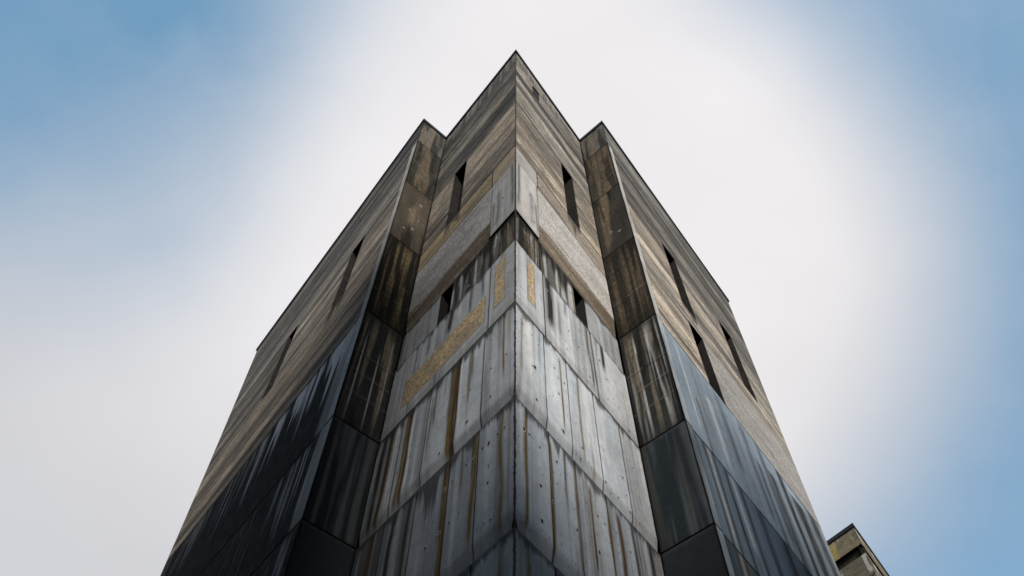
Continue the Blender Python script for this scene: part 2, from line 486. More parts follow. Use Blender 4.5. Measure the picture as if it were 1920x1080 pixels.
def st_black(U, Z, D, B, W, s, base=(0.05, 0.046, 0.038), runs='ochre', amt=0.6, edge=0.25, seams=(), f=6.0, span=(0.1, 0.9), drip=0):
    """algae-blackened panel with pale or ochre runs left in it"""
    col = np.ones(U.shape + (3,)) * np.array(base)
    col *= (0.6 + 0.8 * fbm(U * 2.5, Z * 1.2, s, 4))[..., None]
    L = D + B
    win = ss(D / L, span[0] - .06, span[0] + .05 + 0.1 * 1) * (1 - ss(D / L, span[1] - .25, span[1] + .08))
    win = win * ss(U, edge * .6, edge * 1.4) * (1 - ss(U, W.L - edge * .9, W.L - edge * .3)) if W.L < 3 else win
    r = ss(fbm(U * f, Z * 0.22, s + 4, 3), 0.46, 0.62) * (0.5 + 0.8 * vn(U * 50, Z * 8, s + 8)) * win
    cc = {'ochre': (0.21, 0.165, 0.085), 'white': (0.42, 0.44, 0.46), 'brown': (0.17, 0.13, 0.085), 'mix': (0.235, 0.20, 0.145)}[runs]
    col = lerp(col, cc, np.clip(r * amt, 0, 1))
    if runs == 'mix':
        r2 = ss(fbm(U * f * 1.3 + 30, Z * 0.15, s + 14, 2), 0.56, 0.68) * win
        col = lerp(col, (0.50, 0.50, 0.49), np.clip(r2 * amt, 0, 1))
    col = lerp(col, (0.012, 0.011, 0.010), ss(fbm(U * 4 + 11, Z * .35, s + 41, 4), .5, .68) * .75)
    col = col * (0.75 + 0.5 * fbm(U * 14, Z * 14, s + 43, 3))[..., None]
    if drip: col = lerp(col, (0.016, 0.015, 0.014), drips(U, D, drip, s + 45, 9) * .9)
    for z in seams:
        col = lerp(col, (0.012, 0.012, 0.012), np.exp(-((Z - z + .03) / 0.02) ** 2) * 0.7)
        col = lerp(col, (0.26, 0.25, 0.22), np.exp(-((Z - z) / 0.022) ** 2) * 0.22 * (vn(U * 5, z, s) > 0.3))
    return col


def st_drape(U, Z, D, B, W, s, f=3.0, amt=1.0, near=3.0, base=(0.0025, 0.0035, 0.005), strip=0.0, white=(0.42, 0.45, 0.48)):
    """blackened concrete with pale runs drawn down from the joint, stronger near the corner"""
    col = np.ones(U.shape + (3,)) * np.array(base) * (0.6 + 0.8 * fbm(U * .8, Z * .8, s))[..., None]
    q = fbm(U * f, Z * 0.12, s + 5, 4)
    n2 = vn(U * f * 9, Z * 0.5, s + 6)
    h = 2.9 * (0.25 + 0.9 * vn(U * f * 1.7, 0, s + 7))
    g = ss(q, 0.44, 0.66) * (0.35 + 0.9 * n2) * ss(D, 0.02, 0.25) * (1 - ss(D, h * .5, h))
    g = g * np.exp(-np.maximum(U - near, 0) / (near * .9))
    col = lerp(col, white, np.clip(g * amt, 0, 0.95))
    if strip:
        e = 1 - ss(U, strip * .8, strip * 1.15)
        wv = 0.55 + 0.45 * vn(U * 40, Z * .3, s + 9)
        col = lerp(col, (0.42, 0.44, 0.45), np.clip(e * wv * 0.95, 0, 1) * (1 - 0.3 * ss(D, 1, 3)))
    return col


def st_trim(U, Z, D, B, W, s, c=(0.42, 0.40, 0.37)):
    col = np.ones(U.shape + (3,)) * np.array(c) * (0.65 + 0.7 * fbm(U * 5, Z * 1.2, s))[..., None]
    return lerp(col, (0.08, 0.075, 0.07), ss(fbm(U * 3, Z * 0.8, s + 3), 0.55, 0.8) * 0.6)


# ------------------------------------------------------------------ tie holes seen in the photograph (u, z)
HL = [(0.44, 13.98), (0.72, 14.02), (0.76, 13.95, .012), (0.25, 13.06), (0.68, 13.08, .032), (0.67, 12.27, .03), (1.5, 13.06), (1.31, 13.09), (1.34, 12.22, .03), (2.14, 12.09, .03), (2.13, 13.08, .014), (2.18, 12.98, .012), (3.11, 12.43), (3.51, 12.89), (2.3, 12.92, .014), (3.19, 12.91), (3.18, 12.06), (4.25, 12.89), (4.28, 13.69),
      (0.26, 11.1), (0.43, 11.1, .026), (0.66, 11.08, .026), (0.82, 11.1, .028), (1.06, 11.09, .028), (1.25, 11.07, .03), (1.19, 11.12, .012), (0.64, 10.2, .034), (0.69, 10.05, .014), (1.35, 10.12), (1.33, 10.2, .012), (1.6, 10.11, .024), (0.52, 9.39), (0.68, 9.42, .014), (1.84, 10.08), (1.92, 10.06), (2.21, 10.03, .026), (1.83, 10.98), (1.62, 11.0),
      (0.6, 21.5, .03), (0.5, 20.2, .03), (0.75, 20.6, .025), (0.4, 19.3, .03), (0.82, 19.2, .03), (0.7, 22.4, .025), (1.79, 17.5, .03), (1.45, 17.56, .03), (1.9, 17.9, .025)]
HR = [(0.61, 13.08, .034), (0.53, 13.04, .014), (0.63, 12.18, .028), (0.74, 13.92), (0.54, 14.03), (0.22, 14.04), (1.29, 13.8), (1.62, 13.67), (1.38, 13.11), (1.44, 12.12, .03), (1.40, 13.6, .014), (2.48, 15.07, .026), (2.71, 15.03), (2.0, 15.94), (1.85, 15.07), (2.25, 15.86), (2.81, 15.95), (2.38, 15.76), (3.44, 15.02), (4.24, 14.74, .04),
      (0.25, 11.06, .03), (0.38, 11.06, .024), (0.45, 11.05, .02), (0.67, 11.02, .03), (0.66, 10.18, .034), (0.66, 9.49, .032), (1.16, 11.12), (1.24, 10.89, .014), (0.98, 10.1), (1.46, 10.71, .014), (1.63, 10.04, .024), (2.06, 10.22, .02), (2.26, 10.06, .03), (2.56, 10.86, .028), (2.35, 10.87), (2.3, 10.91, .014), (1.99, 10.88), (2.93, 10.94), (3.37, 10.84), (1.87, 10.97, .014),
      (2.07, 12.96), (2.25, 12.05, .026), (2.06, 12.25), (1.98, 11.92), (2.8, 12.03), (3.23, 11.99, .024), (3.59, 12.32), (3.65, 11.96), (3.98, 11.94), (4.4, 13.89), (4.1, 13.49), (3.54, 12.75),
      (0.45, 22.1, .03), (0.6, 20.6, .03), (0.7, 20.0, .03), (0.78, 19.3, .035), (3.5, 15.8), (3.9, 15.2), (1.2, 16.6), (3.3, 16.3)]

# ------------------------------------------------------------------ inner faces either side of the front corner
SE = [0.0, 0.95, 1.74, 2.73, 3.73]
L = WL.L
for W, side in ((WL, 0), (WR, 1)):
    E = W.L; H = (HL, HR)[side]; sd_ = 100 + side * 400
    kb = (0.80, 1.08)[side]
    cols = SE + [E]
    # parapet course and the tall course below it
    panel(W, 0, E, ZP, Z0, st_board, M_BOARD, .04, .05, seed=sd_ + 1, k=(0.62, .8)[side], droop=1.4, shift=-.05, name='parapet_panel')
    panel(W, 0, E, Z1, ZP, st_board, M_BOARD, .05, .04, seed=sd_ + 2, k=(.80, 1.0)[side], warm=1.02, shift=(-.08, 0.0)[side])
    # course with the tall slot window
    s0, s1 = (2.68, 3.36)
    panel(W, 0, s0, Z2, Z1, st_board, M_BOARD, .05, .035, seed=sd_ + 3, k=1.12 * kb, warm=1.12, shift=.06, gu=(1, 0))
    panel(W, s1, E, Z2, Z1, st_board, M_BOARD, .05, .04, seed=sd_ + 3, k=1.05 * kb, warm=1.1, shift=.05, gu=(0, 1))
    # narrow course, corner piece of smooth concrete
    panel(W, 0, 1.06, Z2b, Z2, st_pebble, M_SMOOTH, .03, .05, seed=sd_ + 4, col0=((0.34, 0.28, 0.20), (.42, .40, .37))[side])
    panel(W, 1.06, E, Z2b, Z2, st_pebble, (M_OCHRE, M_PEBBLE)[side], .04, .04, seed=sd_ + 5, col0=((0.36, 0.285, 0.18), (.36, .31, .25))[side], under=(s0, s1, 1.6))
    # the deep pale band that noses out over the stained course
    panel(W, 0, 1.0, Z3, Z2b, st_smooth, M_SMOOTH, .025, .05, seed=sd_ + 6, holes=H, tone=(.72, .98)[side], lipband=.12, drip=.04, wash=.6, white=.35, out=0.012, tint=((.46, .45, .43), (.54, .505, .46))[side], runs=[(.12, .06, .7, .1, 3, 'g'), (.7, .1, .5, 1.0, 3.2, 'g'), (.9, .05, .6, 1.4, 3.3, 'b')])
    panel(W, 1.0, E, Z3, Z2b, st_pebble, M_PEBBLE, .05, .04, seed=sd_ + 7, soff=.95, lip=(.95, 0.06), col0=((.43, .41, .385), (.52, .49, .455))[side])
    # stained course with the short slot window
    w0, w1 = 2.51, 3.03
    panel(W, 0, 1.0, Z3b, Z3, st_black, M_PEBBLE, .02, .05, seed=sd_ + 8, base=(0.07, 0.06, 0.045), runs='mix', amt=1.0, f=7, span=(-0.1, 1.0), out=-.03, drip=.9)
    panel(W, 1.0, w0, Z3b, Z3, st_black, M_SMOOTH, .025, .05, seed=sd_ + 9, base=(0.12, 0.112, 0.098), runs='mix', amt=.75, f=5, span=(-.1, 1.1), out=-.03, drip=1.5, holes=H, gu=(1, 0))
    panel(W, w1, E, Z3b, Z3, st_smooth, M_SMOOTH, .025, .05, seed=sd_ + 10, tone=.72, lipband=0, drip=.12, wash=.8, white=.3, out=-.03, gu=(0, 1))
    # course with the exposed-aggregate insets
    if side == 0:
        panel(W, 0, 0.87, Z4, Z3b, st_smooth, M_SMOOTH, .025, .05, seed=sd_ + 11, tone=.8, drip=.05, white=.5, gu=(1, .4))
        panel(W, 0.87, E, Z4, Z3b, st_smooth, M_SMOOTH, .025, .05, seed=sd_ + 12, tone=.92, drip=.16, wash=.75, white=.6,
              runs=[(1.15, .05, .8, 0, 1.2, 'g'), (1.6, .06, .8, 0, 1.4, 'g'), (2.35, .12, 1, 0, 1.3, 'd'), (3.2, .07, .7, 0, 1.2, 'g'), (2.0, .05, .6, 0, 1.0, 'w')])
        panel(W, .33, .72, 15.08, 16.92, st_ochre, M_OCHRE, .02, .03, seed=sd_ + 13, name='aggregate_inset', out=.004, thick=.02)
        o_in = panel(W, .98, 4.02, 14.98, 16.05, st_ochre, M_OCHRE, .03, .03, seed=sd_ + 14, name='aggregate_inset', out=.004, thick=.02)
    else:
        panel(W, 0, 1.05, Z4, Z3b, st_smooth, M_SMOOTH, .025, .05, seed=sd_ + 11, tone=1.05, drip=.05, white=.6)
        panel(W, 1.05, 3.02, Z4, Z3b, st_smooth, M_SMOOTH, .025, .05, seed=sd_ + 12, tone=1.0, drip=.12, holes=H, wash=.5, white=.7,
              runs=[(1.28, .14, 1.1, 0, 2.2, 'd'), (1.62, .05, .5, .5, 2.2, 'o'), (1.95, .06, .5, 0, 1, 'g'), (2.85, .05, .8, 0, 2.6, 'd')])
        panel(W, 3.02, E, Z4, Z3b, st_smooth, M_SMOOTH, .025, .05, seed=sd_ + 15, tone=.95, drip=.1, holes=H, wash=.5, white=.5,
              runs=[(3.5, .08, 1.0, 0, 1.3, 'd'), (3.25, .04, .6, 0, .9, 'g')])
        panel(W, .42, .73, 15.15, 16.98, st_ochre, M_OCHRE, .02, .03, seed=sd_ + 13, name='aggregate_inset', out=.004, thick=.02)
    # the two courses of tall smooth slabs, and the one the frame's edge cuts
    RUN4 = ([(0.32, .035, .9, 0, 2.3, 'o'), (1.38, .035, .75, .2, 2.0, 'o'), (1.80, .085, 1.3, 0, 3.2, 'b'), (1.93, .06, 1.1, 0, 3.0, 'o'), (2.0, .05, .6, 0, 2, 'd'), (3.40, .08, 1.2, 0, 3.0, 'b'), (3.52, .06, 1.0, 0, 3, 'o'), (4.14, .08, 1.2, 0, 3, 'b'), (3.9, .05, .9, 0, 2.6, 'w'), (3.28, .05, .9, 0, 2.8, 'w'), (1.3, .05, .5, 0, 1.4, 'd'), (2.5, .04, .7, 0, 1.6, 'd'), (4.4, .1, 1.0, 0, 3, 'd'), (2.62, .04, .5, .4, 2.2, 'o'), (1.66, .035, .8, 0, 2.6, 'w')],
            [(0.22, .05, .5, .2, 2.4, 'o'), (0.45, .08, .8, 0, 2.2, 'w'), (1.49, .035, .8, .2, 2.6, 'o'), (2.13, .04, .85, .1, 2.8, 'o'), (1.22, .1, .5, 0, 2, 'w'), (2.4, .1, .6, 0, 2.3, 'w'), (.8, .04, .4, 0, 1.6, 'g'), (3.0, .1, .5, 0, 2.2, 'w')])[side]
    RUN5 = ([(0.33, .06, .75, 0, 2.9, 'o'), (1.03, .05, 1.2, 0, 2.6, 'o'), (1.08, .03, .8, 0, 1.4, 'b'), (1.38, .04, .6, 0, 1.4, 'b'), (1.80, .07, 1.2, 0, 3.1, 'o'), (1.87, .04, .8, 0, 2, 'b'), (2.9, .07, .9, 0, 2.6, 'd'), (3.4, .09, 1.0, 0, 3, 'd'), (4.1, .09, 1.0, 0, 3, 'b')],
            [(0.30, .04, 1.1, 0, 2.9, 'o'), (0.16, .03, .6, 0, 2.0, 'w'), (.98, .035, 1.1, .2, 2.9, 'o'), (1.41, .03, 1.0, 0, 1.6, 'b'), (1.71, .03, .9, 0, 2.8, 'o'), (2.14, .035, .9, .3, 2.4, 'b'), (2.72, .04, .9, 0, 2.6, 'o'), (3.1, .08, .9, .2, 2.6, 'b'), (3.6, .07, .8, 0, 2.6, 'd'), (4.2, .1, .9, 0, 3, 'd')])[side]
    for i in range(5):
        a, b = cols[i], cols[i + 1]
        panel(W, a, b, Z5, Z4, st_smooth, M_SMOOTH, .018, .05, lip=(.3, .05), seed=sd_ + 20 + i, holes=H, runs=RUN4, drip=(.28, .16)[side], tone=(1.0, 1.12)[side] * ((1, 1, .97, .85, .7), (1, 1, 1, .95, .85))[side][i], cool=1.07, wash=(.55, .35)[side], white=(.5, .75)[side], gu=(1, .6) if i == 0 else (.6, .6))  # tone falls towards the recess: shade put into the slab colour
    for i in range(5):
        a, b = cols[i], cols[i + 1]
        panel(W, a, b, Z6, Z5, st_smooth, M_SMOOTH, .02, .05, lip=(.3, .05), seed=sd_ + 30 + i, holes=H, runs=RUN5, drip=(.22, .22)[side] + (.5 if (side == 0 and i == 2) else 0), tone=(.92, 1.02)[side] * ((1, .88, .66, .4, .26), (1, 1, .92, .75, .6))[side][i], cool=1.12, wash=.5, white=.4, dark=(.05, .0)[side] + .04 * i, gu=(1, .6) if i == 0 else (.6, .6))  # slabs darken towards the recess, shade carried by tone and dark
    for i in range(5):
        a, b = cols[i], cols[i + 1]
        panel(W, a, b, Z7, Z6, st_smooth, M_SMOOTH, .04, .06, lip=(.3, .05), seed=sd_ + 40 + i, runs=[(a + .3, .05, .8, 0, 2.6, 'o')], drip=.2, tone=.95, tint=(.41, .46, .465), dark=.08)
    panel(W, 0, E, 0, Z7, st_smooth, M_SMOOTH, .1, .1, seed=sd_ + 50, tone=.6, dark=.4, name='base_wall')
    # windows: glass pane on the core behind each slot, with a thin frame
    for (a, b, z0, z1) in ((s0, s1, Z2, Z1), (w0, w1, Z3b, Z3)):
        v, f = [], []
        o3 = W.P(0, 0, -T + .02) - W.P(0, 0, 0); t3 = np.array([*W.t, 0.0]); n3 = np.array([*W.n, 0.0]); up = np.array([0, 0, 1.0])
        fr = .05
        P0 = W.P(a, z0, -T + .01)
        box(v, f, P0, t3 * fr, n3 * .06, up * (z1 - z0)); box(v, f, P0 + t3 * (b - a - fr), t3 * fr, n3 * .06, up * (z1 - z0))
        box(v, f, P0 + t3 * fr, t3 * (b - a - 2 * fr), n3 * .055, up * fr); box(v, f, P0 + t3 * fr + up * (z1 - z0 - fr), t3 * (b - a - 2 * fr), n3 * .055, up * fr)
        wf = make('window', v, f, M_FRAME, tower)
        v, f = [], []; box(v, f, P0 + t3 * fr + up * fr, t3 * (b - a - 2 * fr), n3 * .02, up * (z1 - z0 - 2 * fr))
        make('pane', v, f, M_GLASS, wf)

# ------------------------------------------------------------------ return faces
for W, side in ((RL, 0), (RR, 1)):
    E = W.L; s_ = 900 + side * 60
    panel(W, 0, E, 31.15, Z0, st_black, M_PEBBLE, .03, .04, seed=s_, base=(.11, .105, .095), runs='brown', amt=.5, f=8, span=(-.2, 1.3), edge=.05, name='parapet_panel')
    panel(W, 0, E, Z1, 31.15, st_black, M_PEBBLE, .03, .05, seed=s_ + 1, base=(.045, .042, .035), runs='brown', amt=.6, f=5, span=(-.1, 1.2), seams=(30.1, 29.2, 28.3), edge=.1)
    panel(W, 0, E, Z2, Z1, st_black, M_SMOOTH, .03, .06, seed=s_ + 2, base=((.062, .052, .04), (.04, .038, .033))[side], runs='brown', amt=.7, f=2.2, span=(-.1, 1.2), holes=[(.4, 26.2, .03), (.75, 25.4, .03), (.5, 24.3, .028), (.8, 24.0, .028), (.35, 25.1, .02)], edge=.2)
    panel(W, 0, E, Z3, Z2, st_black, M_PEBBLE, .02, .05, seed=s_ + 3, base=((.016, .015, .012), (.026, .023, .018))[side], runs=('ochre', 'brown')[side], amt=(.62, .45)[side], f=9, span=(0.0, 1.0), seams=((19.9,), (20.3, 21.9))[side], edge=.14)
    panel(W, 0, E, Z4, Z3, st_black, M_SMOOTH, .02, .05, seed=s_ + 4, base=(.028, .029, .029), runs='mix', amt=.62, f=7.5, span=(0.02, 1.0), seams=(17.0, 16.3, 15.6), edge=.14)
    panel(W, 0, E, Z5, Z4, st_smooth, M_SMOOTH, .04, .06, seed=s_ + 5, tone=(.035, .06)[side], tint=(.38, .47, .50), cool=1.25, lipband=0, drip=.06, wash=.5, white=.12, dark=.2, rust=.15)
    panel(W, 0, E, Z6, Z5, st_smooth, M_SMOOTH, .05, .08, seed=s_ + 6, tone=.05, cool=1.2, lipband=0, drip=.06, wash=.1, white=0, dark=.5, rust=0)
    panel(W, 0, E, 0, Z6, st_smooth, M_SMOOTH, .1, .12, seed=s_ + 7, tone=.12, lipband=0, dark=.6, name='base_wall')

# ------------------------------------------------------------------ outer faces
def slot(W, a, b, z0, z1):
    t3 = np.array([*W.t, 0.0]); n3 = np.array([*W.n, 0.0]); up = np.array([0, 0, 1.0]); fr = .06
    P0 = W.P(a, z0, -T + .01); v, f = [], []
    box(v, f, P0, t3 * fr, n3 * .06, up * (z1 - z0)); box(v, f, P0 + t3 * (b - a - fr), t3 * fr, n3 * .06, up * (z1 - z0))
    box(v, f, P0 + t3 * fr, t3 * (b - a - 2 * fr), n3 * .055, up * fr); box(v, f, P0 + t3 * fr + up * (z1 - z0 - fr), t3 * (b - a - 2 * fr), n3 * .055, up * fr)
    wf = make('window', v, f, M_FRAME, tower)
    v, f = [], []; box(v, f, P0 + t3 * fr + up * fr, t3 * (b - a - 2 * fr), n3 * .02, up * (z1 - z0 - 2 * fr))
    make('pane', v, f, M_GLASS, wf)


# left
W = OL; ST = .36
far = 14.7
for (z0, z1) in ((Z1, 31.0), (Z2, Z1), (Z3, Z2), (Z4, Z3)):
    panel(W, 0, ST, z0, z1, st_trim, M_SMOOTH, .03, .08, seed=int(z0 * 10), out=.012, name='corner_strip', c=(.36, .345, .32) if z0 > 18 else (.40, .42, .44))
panel(W, 0, far, 31.0, Z0, st_board, M_BOARD, .08, .06, seed=1501, k=.62, warm=1.0, shift=-.1, name='parapet_panel', uend=UL)
panel(W, ST, far, Z1, 31.0, st_board, M_BOARD, .08, .05, seed=1502, k=.72, warm=1.0, shift=-.08, uend=UL)
panel(W, ST, 2.66, Z2, Z1, st_board, M_BOARD, .06, .045, seed=1503, k=1.0, warm=1.12, shift=.03, gu=(1, 0))
panel(W, 3.56, 7.5, Z2, Z1, st_board, M_BOARD, .06, .045, seed=1504, k=.85, warm=1.08, shift=-.02, gu=(0, 0))
panel(W, 8.3, 14, Z2, Z1, st_board, M_BOARD, .08, .05, seed=1505, k=.7, warm=1.06, shift=-.06, gu=(0, 1), uend=UL)
panel(W, ST, 13.0, Z3, Z2, st_board, M_BOARD, .07, .045, seed=1506, under=(2.66, 3.56), k=.92, warm=1.18, shift=.0, uend=UL)
slot(W, 2.66, 3.56, Z2, Z1); slot(W, 7.5, 8.3, Z2, Z1)
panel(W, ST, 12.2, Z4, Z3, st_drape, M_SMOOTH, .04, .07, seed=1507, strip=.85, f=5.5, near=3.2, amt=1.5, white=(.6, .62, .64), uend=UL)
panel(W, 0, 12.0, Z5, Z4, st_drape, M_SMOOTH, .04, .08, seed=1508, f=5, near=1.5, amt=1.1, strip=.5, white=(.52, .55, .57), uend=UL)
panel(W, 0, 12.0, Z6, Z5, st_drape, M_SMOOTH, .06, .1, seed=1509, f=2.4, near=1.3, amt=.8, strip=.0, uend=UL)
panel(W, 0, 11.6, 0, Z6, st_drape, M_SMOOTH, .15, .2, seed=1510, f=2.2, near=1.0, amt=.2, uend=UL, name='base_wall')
# right
W = OR
for (z0, z1) in ((Z1, 31.0), (Z2, Z1), (Z3, Z2), (Z4, Z3), (Z5, Z4), (Z6, Z5)):
    panel(W, 0, .32, z0, z1, st_trim, M_SMOOTH, .03, .08, seed=int(z0 * 10) + 5, out=.012, name='corner_strip', c=(.44, .42, .39) if z0 > 18 else (.37, .40, .42) if z0 > 14 else (.22, .25, .27))
panel(W, 0, 10.8, 31.0, Z0, st_board, M_BOARD, .08, .06, seed=1601, k=.85, warm=.98, shift=-.02, name='parapet_panel', uend=UR)
panel(W, .32, 10.6, Z1, 31.0, st_board, M_BOARD, .08, .05, seed=1602, k=.85, warm=1.03, shift=-.05, uend=UR)
panel(W, .32, 2.9, Z2, Z1, st_board, M_BOARD, .06, .045, seed=1603, k=1.15, warm=1.12, shift=.14, gu=(1, 0))
panel(W, 3.8, 7.1, Z2, Z1, st_board, M_BOARD, .06, .045, seed=1604, k=1.05, warm=1.06, shift=.04, gu=(0, 0))
panel(W, 8.1, 10.4, Z2, Z1, st_board, M_BOARD, .08, .05, seed=1605, k=.9, warm=1.0, shift=-.02, gu=(0, 1), uend=UR)
slot(W, 2.9, 3.8, Z2, Z1); slot(W, 7.1, 8.1, Z2, Z1)
panel(W, .32, 10.1, Z2b, Z2, st_board, M_BOARD, .06, .045, seed=1612, under=(2.9, 3.8), k=1.1, warm=1.05, shift=.08, uend=UR)
panel(W, .32, 2.85, Z3, Z2b, st_board, M_BOARD, .05, .045, seed=1606, k=1.2, warm=1.12, shift=.16, gu=(1, 0))
panel(W, 3.75, 10, Z3, Z2b, st_pebble, M_PEBBLE, .06, .05, seed=1607, col0=(.36, .34, .315), gu=(0, 1), uend=UR)
slot(W, 2.85, 3.75, Z3, Z2b)
RO = [(1.2, .05, .6, 2.2, 5, 'b'), (.9, .06, .5, .3, 4, 'w'), (3.1, .15, .6, .2, 3.4, 'g'), (4.4, .2, .6, .2, 4, 'g'), (5.5, .2, .7, 0, 4, 'g'), (2.2, .15, .5, 1.2, 4, 'w'), (6.8, .25, .9, 0, 6, 'd'), (5.9, .3, .7, .8, 6, 'd'), (7.8, .5, .9, .4, 6, 'd'), (4.9, .15, .6, 1.2, 6, 'd'), (9.0, .5, .8, 0, 6, 'd')]  # narrow stain runs; the wide far ones paint the fade into shade
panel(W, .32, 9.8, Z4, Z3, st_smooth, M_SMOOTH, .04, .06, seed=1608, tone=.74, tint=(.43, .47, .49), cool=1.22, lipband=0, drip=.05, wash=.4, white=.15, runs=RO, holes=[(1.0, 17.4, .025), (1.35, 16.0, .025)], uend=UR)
RO2 = [(.75, .05, .9, -.1, 3.6, 'b'), (1.15, .05, 1.0, -.1, 3.6, 'b'), (.95, .06, .5, 0, 3, 'w'), (1.7, .08, .8, 0, 3.4, 'd'), (2.4, .12, .7, 0, 3.4, 'd'), (3.3, .2, .7, 0, 3.4, 'd'), (2.0, .1, .5, 0, 2.4, 'w'), (4.6, .3, .8, 0, 3.4, 'd'), (5.9, .6, .9, -.2, 6, 'd'), (7.6, .9, .95, -.2, 6, 'd')]  # stain runs near the corner, painted shade further out
panel(W, .32, 9.7, Z5, Z4, st_smooth, M_SMOOTH, .04, .06, seed=1609, tone=.48, tint=(.39, .46, .50), cool=1.3, lipband=0, drip=.03, wash=.6, white=.1, runs=RO2, dark=.15, uend=UR)  # this row and the next toned down: shade put into the colour
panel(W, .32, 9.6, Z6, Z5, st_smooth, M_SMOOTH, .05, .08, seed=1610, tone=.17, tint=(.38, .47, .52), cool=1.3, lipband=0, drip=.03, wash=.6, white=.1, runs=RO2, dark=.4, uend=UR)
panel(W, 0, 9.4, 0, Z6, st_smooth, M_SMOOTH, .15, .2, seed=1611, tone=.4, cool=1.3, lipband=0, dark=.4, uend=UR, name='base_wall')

# ------------------------------------------------------------------ body behind the panels, back walls, roof
def inset(W0, W1):
    """crossing of two faces pushed back by the panel depth"""
    d = T - .005
    p = W0.a - W0.n * d; q = W1.a - W1.n * d
    A = np.array([[W0.t[0], -W1.t[0]], [W0.t[1], -W1.t[1]]])
    k = np.linalg.solve(A, q - p)
    return p + W0.t * k[0]


ring_f = [inset(OL, RL), inset(RL, WL), inset(WL, WR), inset(WR, RR), inset(RR, OR)]
v, f = [], []
zs = [0, 18.2, 23.46, 33.2]
for z in zs:
    ul, ur = float(UL(z)), float(UR(z))
    pl = OL.a + OL.t * (ul - .03) - OL.n * (T - .005); pr = OR.a + OR.t * (ur - .03) - OR.n * (T - .005)
    bl = pl + np.array([3.5, 9.0]); br = pr + np.array([-3.5, 11.5])
    for p in [pl] + ring_f + [pr, br, bl]: v.append((p[0], p[1], z))
k = 9
for j in range(3):
    for i in range(k):
        a, b = j * k + i, j * k + (i + 1) % k
        f.append((a, b, b + k, a + k))
f.append(tuple(range(3 * k, 4 * k))); f.append(tuple(range(k - 1, -1, -1)))
make('core_wall', v, f, M_CORE, tower)

# metal coping along the roof edge, following all the corners
def coping(pts, h0, h1, o0, o1, closed, name, mat, par):
    """a band swept along the plan line, mitred at its corners"""
    n = len(pts); v, f = [], []
    nn = []
    for i in range(n):
        p = pts[i]
        a = pts[i - 1] if (i > 0 or closed) else None; b = pts[(i + 1) % n] if (i < n - 1 or closed) else None
        ns = []
        if a is not None: t = (p - a) / np.hypot(*(p - a)); ns.append(np.array([t[1], -t[0]]))
        if b is not None: t = (b - p) / np.hypot(*(b - p)); ns.append(np.array([t[1], -t[0]]))
        if len(ns) == 2:
            m = ns[0] + ns[1]; m = m / (m @ ns[0])
        else: m = ns[0]
        nn.append(m)
    for p, m in zip(pts, nn):
        for (o, z) in ((o0, h0), (o1, h0), (o1, h1), (o0, h1)):
            v.append((*(p + m * o), z))
    for i in range(n if closed else n - 1):
        a, b = i * 4, ((i + 1) % n) * 4
        for q in range(4):
            f.append((a + q, b + q, b + (q + 1) % 4, a + (q + 1) % 4))
    if not closed:
        f.append((0, 1, 2, 3)); f.append((n * 4 - 1, n * 4 - 2, n * 4 - 3, n * 4 - 4))
    return make(name, v, f, mat, par)


eL = OL.a + OL.t * 14.78; eR = OR.a + OR.t * 10.93
plan = [eL, PL['oL'], PL['iL'], PL['C'], PL['iR'], PL['oR'], eR]
coping(plan, Z0 - .05, Z0 + .13, -.42, .05, False, 'coping', M_METAL, tower)
# side and back walls of the building
bl = OL.a + OL.t * 14.7 + np.array([3.5, 9.0]); br = OR.a + OR.t * 10.85 + np.array([-3.5, 11.5])
# slim rods standing on the two shoulder corners and on the prow
for p in (PL['oL'], PL['oR'], PL['C']):
    v, f = [], []
    c = np.array([p[0], p[1] + .12, Z0 + .12]); r = .012; hgt = .34 if p is not PL['C'] else .16
    ang = [i * math.pi / 3 for i in range(6)]
    for z, rr in ((0, .03), (.03, .03), (.03, r), (hgt, r * .6)):
        for a in ang: v.append((c[0] + rr * math.cos(a), c[1] + rr * math.sin(a), c[2] + z))
    for j in range(3):
        for i in range(6): f.append((j * 6 + i, j * 6 + (i + 1) % 6, (j + 1) * 6 + (i + 1) % 6, (j + 1) * 6 + i))
    f.append(tuple(range(18, 24)))
    make('lightning_rod', v, f, M_METAL, tower)

# crumbling dark joint down the front corner
rnd = random.Random(4)
v, f = [], []
z = 6.0; rows = 0
dirn = -(WL.t + WR.t) / np.hypot(*(WL.t + WR.t))
while z < 31.9:
    near_joint = any(abs(z - q) < .1 for q in (Z3, Z4, Z5, Z6))
    for sgn, wv in ((-1, WL), (1, WR)):
        w_ = (0.011 + 0.026 * rnd.random() ** 2) * (1 if z < Z3 or z > 26 else .7)
        if near_joint: w_ = .008
        p = wv.P(w_, z, .004)
        v.append(tuple(p))
    tip = PL['C'] + dirn * (.006 + .004 * rnd.random())
    v.append((tip[0], tip[1], z))
    bk = PL['C'] - dirn * .1
    v.append((bk[0], bk[1], z))
    rows += 1; z += rnd.uniform(.025, .07)
for j in range(rows - 1):
    a = j * 4
    for q in ((0, 2), (2, 1), (1, 3), (3, 0)):
        f.append((a + q[0], a + q[1], a + 4 + q[1], a + 4 + q[0]))
make('corner_joint', v, f, M_SEAM, tower)

# open scupper under the parapet on the right inner face: a dark recessed spout box
v, f = [], []
W = WR; t3 = np.array([*W.t, 0.0]); n3 = np.array([*W.n, 0.0]); up = np.array([0, 0, 1.0])
P0 = W.P(1.12, 30.95, -.02)
box(v, f, P0, t3 * .34, n3 * .035, up * .75)
box(v, f, P0 - t3 * .03, t3 * .03, n3 * .05, up * .75); box(v, f, P0 + t3 * .34, t3 * .03, n3 * .05, up * .75)
box(v, f, P0 - t3 * .03 + up * .75, t3 * .40, n3 * .07, up * .03)
make('scupper', v, f, M_HOLE, tower)

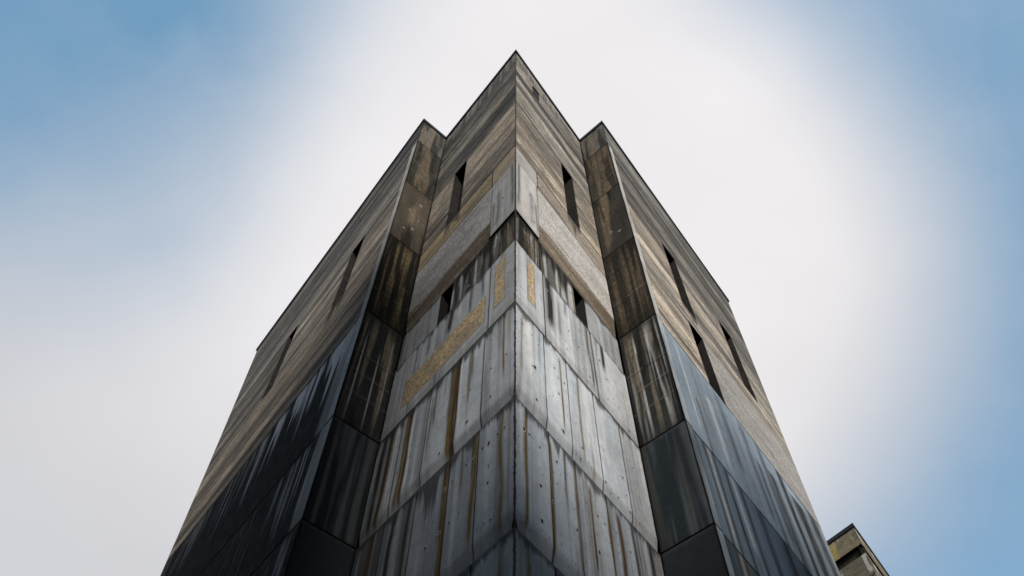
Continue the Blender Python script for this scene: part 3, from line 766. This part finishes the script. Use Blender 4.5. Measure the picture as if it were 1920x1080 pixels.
# ------------------------------------------------------------------ second tower, far right
A2 = np.array([19.52, 34.38])
PL['c2'] = A2; PL['l2'] = A2 + np.array([-.60, .80]) * 9.0; PL['r2'] = A2 + np.array([.591, .807]) * 9.0
m2 = mitre('l2', 'c2', 'r2')
W2L = Wall('c2', 'l2', -1, m2, 0); W2R = Wall('c2', 'r2', 1, m2, 0)
tower2 = thing('concrete_tower', 'small dark weathered concrete tower top rising behind the big tower at the lower right', 'building', (0, 0, 0))


def st_far(U, Z, D, B, W, s, base=(.12, .115, .10), pale=.5, och=0.0):
    col = np.ones(U.shape + (3,)) * np.array(base) * (0.55 + .9 * fbm(U * 1.2, Z * 2.5, s))[..., None]
    g = ss(vn(U * 5, Z * 1.2, s + 3) * vn(U * 1.1, Z * 2, s + 5), .38, .5)
    col = lerp(col, (.45, .44, .40), g * pale)
    if och: col = lerp(col, (.30, .23, .09), ss(U, och, och + .3))
    return col


for W, s_ in ((W2L, 2000), (W2R, 2100)):
    E = W.L
    kk = dict(parent=tower2)
    panel(W, 0, E, 32.0, 33.2, st_far, M_PEBBLE, .06, .06, seed=s_, base=(.19, .165, .11), pale=.9, och=1.35 if W is W2L else 0, **kk)
    panel(W, 0, E, 31.4, 32.0, st_far, M_PEBBLE, .1, .1, seed=s_ + 1, base=(.03, .03, .022), pale=0, out=-.2, **kk)
    for q_ in range(3): panel(W, E * q_ / 3, E * (q_ + 1) / 3, 30.0, 31.4, st_far, M_PEBBLE, .05, .06, seed=s_ + 12 + q_, base=(.12, .105, .075), pale=.8, **kk)
    panel(W, 0, E, 28.6, 30.0, st_far, M_PEBBLE, .05, .06, seed=s_ + 2, base=(.10, .085, .055), pale=.6, **kk)
    panel(W, 0, E, 27.8, 28.6, st_far, M_PEBBLE, .1, .1, seed=s_ + 3, base=(.03, .03, .022), pale=0, out=-.2, **kk)
    for z0, z1 in ((23, 27.8), (17, 23), (11, 17), (5, 11), (0, 5)):
        panel(W, 0, E, z0, z1, st_far, M_PEBBLE, .12, .12, seed=s_ + z0, base=(.055, .052, .035), pale=.15, **kk)
PL['b2'] = A2 + np.array([0, 14.4])
v, f = [], []
c2 = inset(W2L, W2R)
q = [c2, PL['r2'] - W2R.n * T - W2R.t * .02, PL['b2'], PL['l2'] - W2L.n * T - W2L.t * .02]
for z in (0, 33.1):
    for p in q: v.append((p[0], p[1], z))
f = [(0, 1, 5, 4), (1, 2, 6, 5), (2, 3, 7, 6), (3, 0, 4, 7), (4, 5, 6, 7), (3, 2, 1, 0)]
make('core_wall', v, f, M_CORE, tower2)
coping([PL['l2'], A2, PL['r2']], 33.2, 33.42, -.45, .06, False, 'coping', M_METAL, tower2)

# ------------------------------------------------------------------ the ground, and an unseen hall added for its shade
g = 900
ground = make('ground', [(-g, -g, 0), (g, -g, 0), (g, g, 0), (-g, g, 0)], [(0, 1, 2, 3)], plain('asphalt', (0.05, 0.05, 0.05), .9, scale=3))
ground['kind'] = 'structure'

hall = thing('shade_hall', 'long dark concrete hall closing the court across from the tower, behind the viewer', 'building', (0, -14, 0))
M_SHADE_HALL = plain('shade_hall_concrete', (0.07, 0.07, 0.068), .9, scale=1.5)


def shade_block(x0, y0, x1, y1, h):  # one block of the added hall, height set by the shade it throws
    v, f = [], []
    box(v, f, (x0, y0 + 14, 0), (x1 - x0, 0, 0), (0, y1 - y0, 0), (0, 0, h))
    z = 3.5
    while z < h - .5:                                 # projecting string courses, one per storey
        box(v, f, (x0 - .15, y0 + 14 - .15, z), (x1 - x0 + .3, 0, 0), (0, y1 - y0 + .3, 0), (0, 0, .3))
        z += 4.1
    make('wall', v, f, M_SHADE_HALL, hall)


shade_block(3.7, -26, 10.8, -13, 24.8)
shade_block(11.0, -26, 34, -13.1, 35)
shade_block(-34, -26, 3.5, -12.9, 38)
shade_block(-34, -12.6, -22, 6, 30)
shade_block(22, -12.6, 34, 5, 24)
for k_ in range(9):
    x = -30 + k_ * 6.7
    for z in (5.0, 9.1, 13.2, 17.3) + ((21.4, 25.5) if x < 0 else ()):
        v, f = [], []
        yw = (1.1 if x < 3 else 1.0 if x < 10 else .9)
        box(v, f, (x, yw - .03, z), (1.6, 0, 0), (0, .1, 0), (0, 0, 2.2))
        wd_ = make('window', v, f, M_FRAME, hall)
        v, f = [], []
        box(v, f, (x + .1, yw + .06, z + .1), (1.4, 0, 0), (0, .03, 0), (0, 0, 2.0))
        make('pane', v, f, M_GLASS, wd_)
